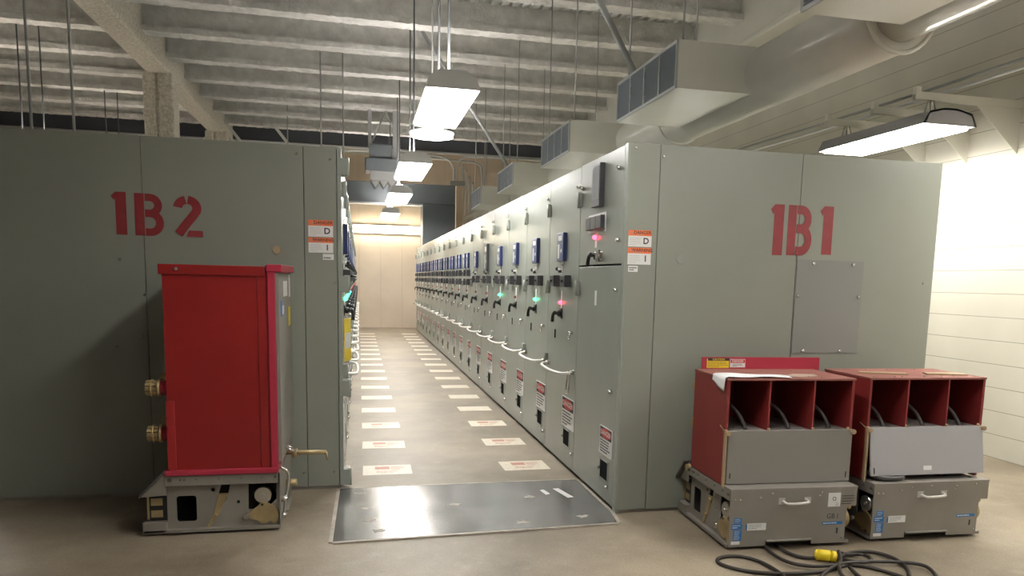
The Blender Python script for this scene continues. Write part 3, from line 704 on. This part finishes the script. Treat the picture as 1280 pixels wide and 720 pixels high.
        b = MB(); b.box((-.010, .078, .335), (.003, .10, Zm+.008), .002); b.cyl((.006, .10, Zm-.012), (.006, .070, Zm-.012), .014)
        b.tube([(-.006, .09, Zm-.005), (-.006, .16, Zm+.02)], .003, 6); b.build('panel_bracket', M['tan'], r)
        each('case_screw', M['tan'], r, [('cyl', ((x, .16, T+.012), (x, .16, T+.017), .007, .005, 8)) for x in (.06, .2, .25, .40, .52, .60, .74)]+[('cyl', ((x+.0, .50, T+.012), (x+.0, .50, T+.017), .007, .005, 8)) for x in (.06, .25, .40, .60, .74)]+[('ball', ((x+.005, .094, Zm+.006), .009)) for x in (.25, .522, .74)])
        for i, x in enumerate((.045, .31, .565)):
            b = MB(); b.tube([(x, .40, .86), (x+.02, .30, .80), (x+.075, .20, .74), (x+.095, .15, .66), (x+.095, .15, Zm-.006)], .011, 8, 2)
            if i < 2 and variant == 'open': b.tube([(x-.01, .30, .88), (x+.0, .22, .74), (x+.005, .20, Zm-.004)], .004, 6, 1)
            b.build('jumper_cable', M['hose'], r)
        b = MB(); b.cyl((-.012, yb+.02, .335), (.03, yb+.02, .335), .014); b.cyl((-.014, yb+.045, .325), (.0, yb+.045, .325), .02); b.build('latch_pin', M['brass'], r)
        if variant == 'open':
            b = MB(); b.box((.04, yb+.005, T-.06), (.825, yb+.013, T+.085), .001); bp_ = b.build('back_plate', M['redtrim'], r, 'raised crimson back plate with warning labels')
            F = frame((.04, yb+.0048, T), (1, 0, 0), (0, 0, 1)); F2 = frame((.04, yb+.0038, T), (1, 0, 0), (0, 0, 1)); F3 = frame((.04, yb+.003, T), (1, 0, 0), (0, 0, 1))
            o = MB().box((.03, .018, 0), (.175, .075, .0008), mtx=F).build('caution_label', M['yellow'], bp_, 'yellow CAUTION label')
            k = MB(); k.box((.036, .062, 0), (.176, .079, .0005), mtx=F2); print_lines(k, F2, .035, .17, .022, .058, 4, .25, 11); k.build('label_band', M['ink'], o)
            MB().mesh(text('CAUTION', .016, width=1.1, bold=.02), F3 @ Matrix.Translation((.106, .0705, 0))).build('label_word', M['yellow'], o)
            o = MB().box((.182, .022, 0), (.282, .073, .0008), mtx=F).build('danger_label', M['white'], bp_, 'white DANGER label')
            MB().box((.185, .049, 0), (.279, .070, .0005), mtx=F2).build('label_band', M['redlab'], o)
            MB().mesh(text('DANGER', .019, bold=.02), F3 @ Matrix.Translation((.232, .0595, 0))).build('label_word', M['white'], o)
            k = MB(); print_lines(k, F2, .20, .27, .026, .045, 3, .35, 12); k.build('label_text', M['ink'], o)
    return r

bk_tall = breaker('circuit_breaker', (-.452, 4.42, 0), R(90), 'tall red circuit breaker on a grey cart in front of the 1B2 cabinet end', 'tall')
bk_a = breaker('circuit_breaker', (1.975, 3.69, 0), R(-2.2), 'open red three-bay breaker on grey cart hand-lettered GB I, raised back plate', 'open')
bk_b = breaker('circuit_breaker', (2.872, 3.687, 0), R(-1.2), 'open red breaker on grey cart with pale front panel swung out at its foot', 'tilt')

# thick hose drooping out under the swung panel of the second open breaker
def loc_pt(root, p): return Matrix.Translation(root.location) @ Matrix.Rotation(root.rotation_euler.z, 4, 'Z') @ Vector(p)
b = MB(); b.tube([(.03, .20, .47), (.025, .12, .41), (.045, .06, .372), (.10, .035, .3635), (.17, .03, .3635), (.23, .05, .3635), (.30, .14, .40)], .0145, 10, 2); b.build('drooping_cable', M['hose'], bk_b)

# things lying on the lids
def cloth():
    b = MB(); bm = b.bm; nx, ny = 30, 12; top = .952; grid = {}
    for i in range(nx+1):
        for j in range(ny+1):
            u, v = i/nx, j/ny
            s_ = -.085+u*.46                       # distance along the lid, negative part hangs over the left edge
            y0, y1 = .125-.03*min(1, max(0, u-.2)*2), .30-.16*max(0, u-.25)
            y = y0+v*(y1-y0)-.012*math.sin(7*u)
            if s_ > -.006: x, z = s_, top+.0025*math.sin(11*u+4*v)+.0025
            else: x, z = -.0105-.006*math.sin(5*v), top+(s_+.006)*(1-.55*v)
            grid[i, j] = bm.verts.new((x, y, z))
    for i in range(nx):
        for j in range(ny):
            f = bm.faces.new((grid[i, j], grid[i+1, j], grid[i+1, j+1], grid[i, j+1])); f.smooth = True
    return b
b = cloth(); 
o = b.build('rag', M['paper']); sm = o.modifiers.new('s', 'SOLIDIFY'); sm.thickness = .002; sm.offset = 1
o.matrix_world = Matrix.Translation(bk_a.location) @ Matrix.Rotation(bk_a.rotation_euler.z, 4, 'Z')
tag(o, 'white rag draped over the front corner of the red breaker lid', 'rag')
def slip(root, poly, m, name, label, cat, th=.004):
    b = MB(); b.prism(poly, Matrix.Translation((0, 0, .9475)), th); o = b.build(name, m)
    o.matrix_world = Matrix.Translation(root.location) @ Matrix.Rotation(root.rotation_euler.z, 4, 'Z'); return tag(o, label, cat)
slip(bk_a, [(.38, .20), (.50, .30), (.62, .28), (.60, .20), (.48, .16)], mat('clear_film', (.42, .36, .28), .3), 'plastic_sheet', 'small translucent plastic scrap on the red lid beside the rag', 'scrap', .002)
slip(bk_b, [(.06, .30), (.10, .36), (.36, .28), (.33, .21)], M['tan'], 'wood_strip', 'tan strip lying on the lid of the second open breaker', 'strip', .008)
slip(bk_b, [(.47, .22), (.50, .30), (.74, .28), (.72, .18)], M['tan'], 'wood_strip', 'tan strip at the right on the second open breaker lid', 'strip', .008)

# ------------------------------------------------------------------ cord with yellow plug
S = [[(2.504,3.363),(2.377,3.316),(2.267,3.29),(2.114,3.3),(2.014,3.322),(1.926,3.364),(1.874,3.411),(1.829,3.481),(1.836,3.538),(1.882,3.578),(1.951,3.585),(2.016,3.556),(2.06,3.483),(2.075,3.411),(2.081,3.321),(2.073,3.248),(2.031,3.164)],
 [(2.23,3.82),(2.211,3.708),(2.186,3.621),(2.169,3.525),(2.184,3.416),(2.258,3.347),(2.369,3.34),(2.504,3.363),(2.644,3.357),(2.761,3.332),(2.844,3.3),(2.893,3.252),(2.881,3.176),(2.825,3.089)],
 [(2.30,3.80),(2.289,3.695),(2.276,3.606),(2.285,3.542),(2.327,3.493),(2.397,3.481)],
 [(2.455,3.445),(2.504,3.445),(2.585,3.505),(2.672,3.529),(2.762,3.514),(2.814,3.431),(2.813,3.335),(2.77,3.228),(2.689,3.133)],
 [(2.548,3.524),(2.591,3.486),(2.654,3.469),(2.675,3.417),(2.656,3.373),(2.598,3.347),(2.536,3.375),(2.53,3.441),(2.558,3.51)],
 [(2.542,3.5),(2.499,3.41),(2.424,3.33),(2.385,3.26),(2.371,3.187)],
 [(2.494,3.376),(2.592,3.319),(2.636,3.25),(2.674,3.178),(2.69,3.112)],
 [(2.469,3.3),(2.462,3.225),(2.447,3.154)], [(2.405,3.322),(2.323,3.292),(2.243,3.219)],
 [(2.243,3.219),(2.20,3.10),(2.33,3.02),(2.447,3.154)], [(2.031,3.164),(2.05,3.05),(2.2,2.98),(2.371,3.187)], [(2.689,3.133),(2.62,3.02),(2.74,2.98),(2.825,3.089)]]
cord = empty('power_cord', (2.4, 3.4, 0), 0, 'black power cord in tangled loops on the floor before the open breakers', 'cord')
b = MB()
for i, s in enumerate(S):
    off = .0105+.011*(i % 3) if i not in (2, 3) else .0125
    n = len(s); b.tube([(x-2.4, y-3.4, (.0105 if 0 < j < 2 or j > n-3 else off)) for j, (x, y) in enumerate(s)], .0100, 8, 2)
b.build('cable', M['rubber'], cord)
d = Vector((2.461-2.393, 3.44-3.476, 0)).normalized(); p = Vector((2.393-2.4, 3.476-3.4, .030))
b = MB(); b.cyl(p, p+d*.066, .030, seg=20); b.cyl(p+d*.066, p+d*.072, .024, seg=20); b.cyl(p+d*.072, p+d*.098, .031, .026, seg=20); b.cyl(p-d*.012, p, .018, .03, seg=16); b.build('plug', M['yplug'], cord, 'yellow plug')

# ------------------------------------------------------------------ lamps
def high_bay(loc, label, L=1.5, lens='lens', upl='lensup'):
    r = empty('high_bay_light', loc, 0, label, 'ceiling light', 'high bay lights over the aisle')
    z = 2.98-loc[2]
    MB().box((-.205, -L/2, z), (.205, L/2, z+.03), .006).build('lens', M[lens], r)
    b = MB(); F = frame((0, -L/2-.02, z+.028), (1, 0, 0), (0, 0, 1))
    b.prism([(-.225, 0), (.225, 0), (.20, .09), (.11, .15), (-.11, .15), (-.20, .09)], F @ Matrix.Translation((0, 0, -L-.04)), L+.04); b.build('housing', M['fix'], r)
    MB().box((-.10, -L/2+.05, z+.174), (.10, L/2-.05, z+.178)).build('added_uplight_slot', M[upl], r)  # emissive slot added to throw light on the ceiling
    MB().box((-.07, -.30, z+.17), (.07, -.08, z+.26), .01).build('ballast_box', M['fix'], r)
    for y in (-.42, .42):
        k = MB(); k.cyl((0, y, z+.17), (0, y, CE-loc[2]+.42), .011); k.build('stem', M['stem'], r)
    return r
for i, y in enumerate((7.25, 11.55, 15.45, 20.0)):
    high_bay((.765, y, 2.98), ['bright rectangular high bay light nearest over the aisle', 'second rectangular high bay light along the aisle', 'third rectangular high bay light along the aisle', 'farthest small high bay light near the dark bus duct'][i], 1.5 if i == 0 else 1.7)
high_bay((.765, 3.0, 2.98), 'unseen added high bay light above the steel plate and carts', 1.5, 'lensf', 'lensupf')  # out of view, added to light the cabinet ends and carts
high_bay((.765, -1.6, 2.98), 'unseen added high bay light hung at the room front', 1.5, 'lensr')  # out of view, added for light from behind the camera
high_bay((3.9, .9, 2.98), 'unseen added high bay light hung before the open breakers', 1.5, 'lensm', 'lensupf')  # out of view, added to brighten the right front
high_bay((3.9, -2.6, 2.98), 'unseen added high bay light in the front right corner', 1.5, 'lensm', 'lensupf')  # second unseen lamp added for the right front
for i, y in enumerate((9.6, 13.6, 17.6)):
    high_bay((-4.9, y, 2.98), 'unseen added high bay light behind the 1B2 row, %s of three' % ORD[i], 1.5, 'lens', 'lensupl')  # hidden lamps added to brighten the left ceiling
r = empty('round_light', (.765, 8.36, 2.95), 0, 'round bright disc light just beyond the nearest high bay light', 'ceiling light')
MB().cyl((0, 0, 0), (0, 0, .035), .225, .225, 32).build('lens', M['lens'], r)
MB().cyl((0, 0, .035), (0, 0, .10), .235, .08, 32).build('housing', M['fix'], r); MB().cyl((0, 0, .09), (0, 0, 2.5), .008).build('stem', M['cond'], r)

def wall_fixture(y0, label):
    r = empty('strip_light', (4.62, y0+.68, 2.75), 0, label, 'ceiling light', 'strip lights along the right wall')
    MB().box((-.215, -.67, 0), (.215, .67, .028), .005).build('lens', M['lensw'], r)
    F = frame((0, -.72, .02), (1, 0, 0), (0, 0, 1))
    b = MB(); b.prism([(-.25, 0), (-.235, 0), (-.19, .085), (-.06, .115), (.06, .115), (.19, .085), (.235, 0), (.25, 0), (.20, .10), (.06, .13), (-.06, .13), (-.20, .10)], F @ Matrix.Translation((0, 0, -1.44)), 1.44)
    for y in (-.72, .715): b.prism([(-.25, 0), (.25, 0), (.20, .10), (.06, .13), (-.06, .13), (-.20, .10)], frame((0, y+.005, .02), (1, 0, 0), (0, 0, 1)), .005)
    b.build('hood', M['hood'], r)
    for y in (-.55, .55):
        k = MB(); k.cyl((-.06, y, .145), (-.06, y, .29), .007); k.cyl((.0, y, .145), (-.05, y, .28), .005); k.cyl((-.11, y, .145), (-.07, y, .28), .005); k.build('hanger_rod', M['steel'], r)
    return r
wall_fixture(5.42, 'bright hooded strip light hung from struts above the 1B1 cabinet end')
for i_, y_ in enumerate((9.4, 12.6, 15.8, 19.0)): wall_fixture(y_, 'unseen hooded strip light on the right wall behind the 1B1 row, %s of four' % ORD[i_])  # unseen run of strips, lights duct, boxes and wall from below
wall_fixture(3.0, 'added hooded strip light hung along the right wall nearer the front')  # extra strip added for light on the cart fronts
for i, (y, x0) in enumerate(((6.65, 4.33), (6.1, 4.42), (5.55, 4.4), (4.23, 4.4), (3.13, 4.4))):
    b = MB(); b.box((x0, y-.02, 3.03), (5.46, y+.02, 3.05)); b.box((x0, y-.022, 2.99), (5.45, y-.017, 3.05)); b.box((x0, y+.017, 2.99), (5.45, y+.022, 3.05)); b.box((x0, y-.02, 3.05), (x0+.05, y+.02, 3.09), .004)
    o = b.build('strut_arm', M['boxp']); k = MB(); k.prism([(5.0, 2.99), (5.45, 2.99), (5.45, 2.62)], frame((0, y+.003, 0), (1, 0, 0), (0, 0, 1)), .006); k.build('gusset', M['boxp'], o)
    tag(o, 'channel strut arm off the right wall, %s from the far end of the five' % ORD[i], 'strut', 'strut arms off the right wall')
for z, nm in ((3.135, 'upper'), (3.075, 'lower')):
    b = MB(); b.tube([(5.3, -5.9, z+.05), (4.75, 3, z+.02), (4.72, 6.8, z), (4.70, 10, z+.05), (4.70, 14, z+.05)], .014, 8, 1)
    tag(b.build('conduit', M['cond'] if nm == 'upper' else M['galv']), '%s of two thin conduits running above the strut arms' % nm, 'conduit')

# ------------------------------------------------------------------ supply duct and diffuser boxes
dc, dz, dr = 3.08, 3.06, .2256
b = MB(); b.cyl((dc, 4.05, dz), (dc, 22.4, dz), dr, seg=40); b.cyl((dc, -5.9, dz+.01), (dc, 4.06, dz+.01), .185, seg=40)
b.build('duct_pipe', M['duct']); D = bpy.data.objects['duct_pipe']; D.name = 'round_duct'
tag(D, 'long round cream duct above the 1B1 cabinets with diffuser boxes on it', 'duct')
for y in (4.05, 7.2, 10.2, 13.2, 16.2):
    b = MB(); b.tube([(dc+(dr+.006)*math.cos(a*math.pi/16), y, dz+(dr+.006)*math.sin(a*math.pi/16)) for a in range(32)], .014, 8, 0, True); b.build('seam_ring', M['duct'], D)
each('hanger_rod', M['cond'], D, [('cyl', ((dc, y, dz+dr-.03), (dc, y, 5.45), .008)) for y in (3.2, 6.9, 10.0, 13.0, 16.0, 19.0)])
def diffuser(y, label):
    L, x0, x1, z0, z1 = 1.34, 2.30, 2.93, 2.905, 3.25
    r = empty('diffuser_box', (x0, y, z0), 0, label, 'air diffuser', 'diffuser boxes on the round duct')
    b = MB(); h = z1-z0
    # end face trimmed by the duct curve
    poly = [(0.012, 0), (x1-x0, 0)]+[(dc-x0+(dr+.002)*math.cos(R(a)), dz-z0+(dr+.002)*math.sin(R(a))) for a in (215, 200, 185, 170, 155, 140, 125)]
    poly = [(u, min(max(v, 0), h)) for u, v in poly if u < x1-x0+.2]; poly += [(dc-x0-.13, h), (.012, h)]
    b.prism(poly, frame((0, L, 0), (1, 0, 0), (0, 0, 1)), L); b.build('plenum', M['boxp'], r)
    f = MB(); t = .022
    f.box((0, 0, 0), (.014, L, t)); f.box((0, 0, h-t), (.014, L, h))
    for k in range(5):
        yy = k*(L-t)/4; f.box((-.001, yy, 0), (.014, yy+t, h))
    fr = f.build('grille_frame', M['louvref'], r)
    for k in range(4):
        ya, yb = k*(L-t)/4+t, (k+1)*(L-t)/4; g = MB()
        for q in range(15):
            zz = t+.006+q*(h-2*t-.01)/14.4
            g.box((-.008, ya, -.001), (.010, yb, .001), mtx=Matrix.Translation((.006, 0, zz)) @ Matrix.Rotation(R(40), 4, 'Y'))
        g.box((.0125, ya, t), (.0145, yb, h-t)); g.build('louvre_panel', M['louvre'], fr)
    each('hanger_rod', M['cond'], r, [('cyl', ((.08, yy, h), (.08, yy, 5.45-z0), .008)) for yy in (.08, L-.08)])
    return r
names = ['cream diffuser box with louvred side at the upper right edge, nearest', 'large cream diffuser box with four louvred panels above the meter cubicle', 'cream diffuser box, third along the round duct',
         'cream diffuser box, fourth along the round duct', 'farthest small cream diffuser box near the wall conduits']
for y, n in zip((2.50, 5.49, 8.46, 11.66, 14.81), names): diffuser(y, n)
# sway braces
for p0, p1, n in (((2.32, 6.45, 3.26), (1.0, 6.45, 5.40), 'pale slanted brace from ceiling to the large diffuser box'), ((2.32, 12.2, 3.26), (.80, 12.2, 5.40), 'pale slanted brace from ceiling to the fourth diffuser box')):
    b = MB(); b.cyl(p0, p1, .026, seg=12); tag(b.build('sway_brace', M['louvref']), n, 'brace')

# ------------------------------------------------------------------ far end
r = empty('bus_duct', (1.0, 20.8, 2.29), 0, 'charcoal bus duct bridging the two cabinet rows at the far end', 'bus duct')
I = Matrix.Translation((-1.0, -20.8, -2.29))
MB().box((-.95, 20.5, 3.37), (2.5, 21.1, 3.905), .01, mtx=I).build('bridge', M['bus'], r)
MB().box((1.64, 20.45, 2.29), (2.5, 21.15, 3.40), .01, mtx=I).build('right_leg', M['bus'], r)
MB().box((-.95, 20.45, 2.29), (-.25, 21.15, 3.40), .01, mtx=I).build('left_leg', M['bus'], r)
MB().box((-.25, 20.47, 3.345), (2.05, 20.52, 3.385), mtx=I).build('bottom_lip', M['louvref'], r)
for z, n in ((2.89, 'upper'), (2.745, 'lower')):
    r = empty('strip_light', (.82, 22.5, z), 0, '%s of two long fluorescent strips on the tan far wall' % n, 'wall light', 'fluorescent strips on the far wall')
    MB().cyl((-.95, -.03, 0), (.92, -.03, 0), .026, seg=12).build('tube', M['tube'], r)
    MB().box((-1.0, 0, -.045), (.97, .10, .045), .01).build('channel', M['fix'], r)
# post beside the bus leg and vertical conduits
b = MB(); b.box((2.62, 21.3, 0), (2.82, 21.5, 4.0), .01); b.build('steel_column', mat('tan_post_paint', (.74, .62, .48), .6), kind='structure')
b = MB(); b.box((2.45, 21.22, 4.0), (2.85, 21.32, 4.12), .01); tag(b.build('junction_box', M['cond']), 'small grey box at the head of the tan post', 'box')
for i in range(5):
    x = 2.93+.10*i; zt = 4.72-.16*i
    b = MB(); b.tube([(x, 22.3, 0), (x, 22.3, zt-.1), (x+.01, 22.34, zt-.02), (x+.02, 22.45, zt), (x+.02, 22.6, zt)], .032, 8, 1)
    tag(b.build('conduit', M['galv']), 'vertical steel conduit on the far wall, %s from the tan post' % ORD[i], 'conduit', 'vertical conduits on the far wall')
for pts, n in (([(-.6, 21.0, 3.90), (-.6, 21.0, 4.62), (-.45, 21.0, 4.74), (1.2, 21.0, 4.75), (2.1, 21.05, 4.74), (2.42, 21.12, 4.66), (2.55, 21.27, 4.45), (2.55, 21.27, 4.11)], 'conduit bending down above the tan post'),
               ([(2.62, 21.27, 4.11), (2.62, 21.2, 4.6), (2.8, 21.12, 4.75), (3.05, 21.12, 4.78), (5.06, 21.12, 4.78)], 'conduit rising right above the tan post'),
               ([(1.2, 22.2, 4.86), (2.9, 22.2, 4.80), (3.35, 22.2, 4.78), (3.5, 22.2, 4.6), (3.5, 22.2, 0)], 'conduit turning down right of the vertical conduits')):
    b = MB(); b.tube(pts, .028, 8, 2); tag(b.build('conduit', M['galv']), n, 'conduit')
b = MB(); b.tube([(-8.95, 21.15, 4.83), (5.3, 21.15, 4.83)], .03, 8); tag(b.build('sprinkler_pipe', M['galv']), 'pale pipe running across under the dark far girder', 'pipe')
o = MB().box((3.46, 22.56, 3.40), (3.74, 22.6, 3.66), .005).build('wall_sign', M['redlab']); tag(o, 'small red sign on the far wall beside the last diffuser box', 'sign')
# hung unit with tapered underside
r = empty('ceiling_unit', (.47, 17.2, 3.35), 0, 'grey boxy unit hung over the far aisle with a tapered underside', 'hung unit')
b = MB(); b.box((-.33, -.3, .36), (.33, .3, .62), .02); b.box((-.24, -.24, .62), (.24, .24, .92), .02); b.build('body', M['bus'], r)
b = MB(); b.box((-.22, -.22, .16), (.34, .22, .37), .01)
for x in (-.12, .06, .24): b.prism([(x-.09, 0), (x, -.15), (x+.09, 0)], frame((0, .2, .165), (1, 0, 0), (0, 0, 1)), .4)
b.build('tapered_hood', M['cond'], r)
b = MB(); b.box((-.26, -.03, .9), (-.19, .03, 1.68)); b.box((.26, -.06, .3), (.40, .06, 2.07), .01); b.cyl((-.2, 0, .95), (.12, 0, 1.66), .02); b.cyl((.10, 0, 1.66), (.30, 0, 1.2), .02); b.build('hanger_frame', M['cond'], r)
# rods and loose trunking above the left row
k = 0
for x, y, n in ((-2.55, 8., 'left'), (-2.9, 8.0, 'far left'), (-1.55, 18.5, 'short'), (-.62, 14.0, 'middle'), (-.25, 14.0, 'right')):
    b = MB(); b.cyl((x, y, 2.285), (x, y, 5.45), .013, seg=8); tag(b.build('threaded_rod', M['cond']), 'thin hanger rod rising from the left row top, %s one' % n, 'rod', 'hanger rods above the left row')
b = MB(); b.box((-1.55, 9.0, 2.29), (-.85, 9.08, 2.375), .006); tag(b.build('cable_tray', M['tan']), 'tan bar lying on top of the left switchgear row', 'bar')

# ------------------------------------------------------------------ world, camera, view
w = bpy.data.worlds.new('World'); scene.world = w; w.use_nodes = True
w.node_tree.nodes['Background'].inputs[0].default_value = (.9, .92, 1, 1); w.node_tree.nodes['Background'].inputs[1].default_value = .02
f_px, cx, cy, yaw, pitch, roll = 947.041, 668.2577, 474.4683, .2289, .1294, .0236
cd = bpy.data.cameras.new('Camera'); cam = bpy.data.objects.new('Camera', cd); COL.objects.link(cam)
cd.sensor_width = 36; cd.sensor_fit = 'HORIZONTAL'; cd.lens = f_px*36/1280; cd.shift_x = (640-cx)/1280; cd.shift_y = (cy-360)/1280; cd.clip_end = 100
fw = Vector((math.sin(yaw)*math.cos(pitch), math.cos(yaw)*math.cos(pitch), -math.sin(pitch))); rt = Vector((math.cos(yaw), -math.sin(yaw), 0)); up = rt.cross(fw)
rt2 = rt*math.cos(roll)+up*math.sin(roll); up2 = -rt*math.sin(roll)+up*math.cos(roll)
m = Matrix((rt2, up2, -fw)).transposed().to_4x4(); m.translation = (0, 0, 1.4553); cam.matrix_world = m
scene.camera = cam
vs = scene.view_settings; vs.view_transform = 'Standard'; vs.look = 'None'; vs.exposure = .60; vs.gamma = 1.; vs.use_curve_mapping = False
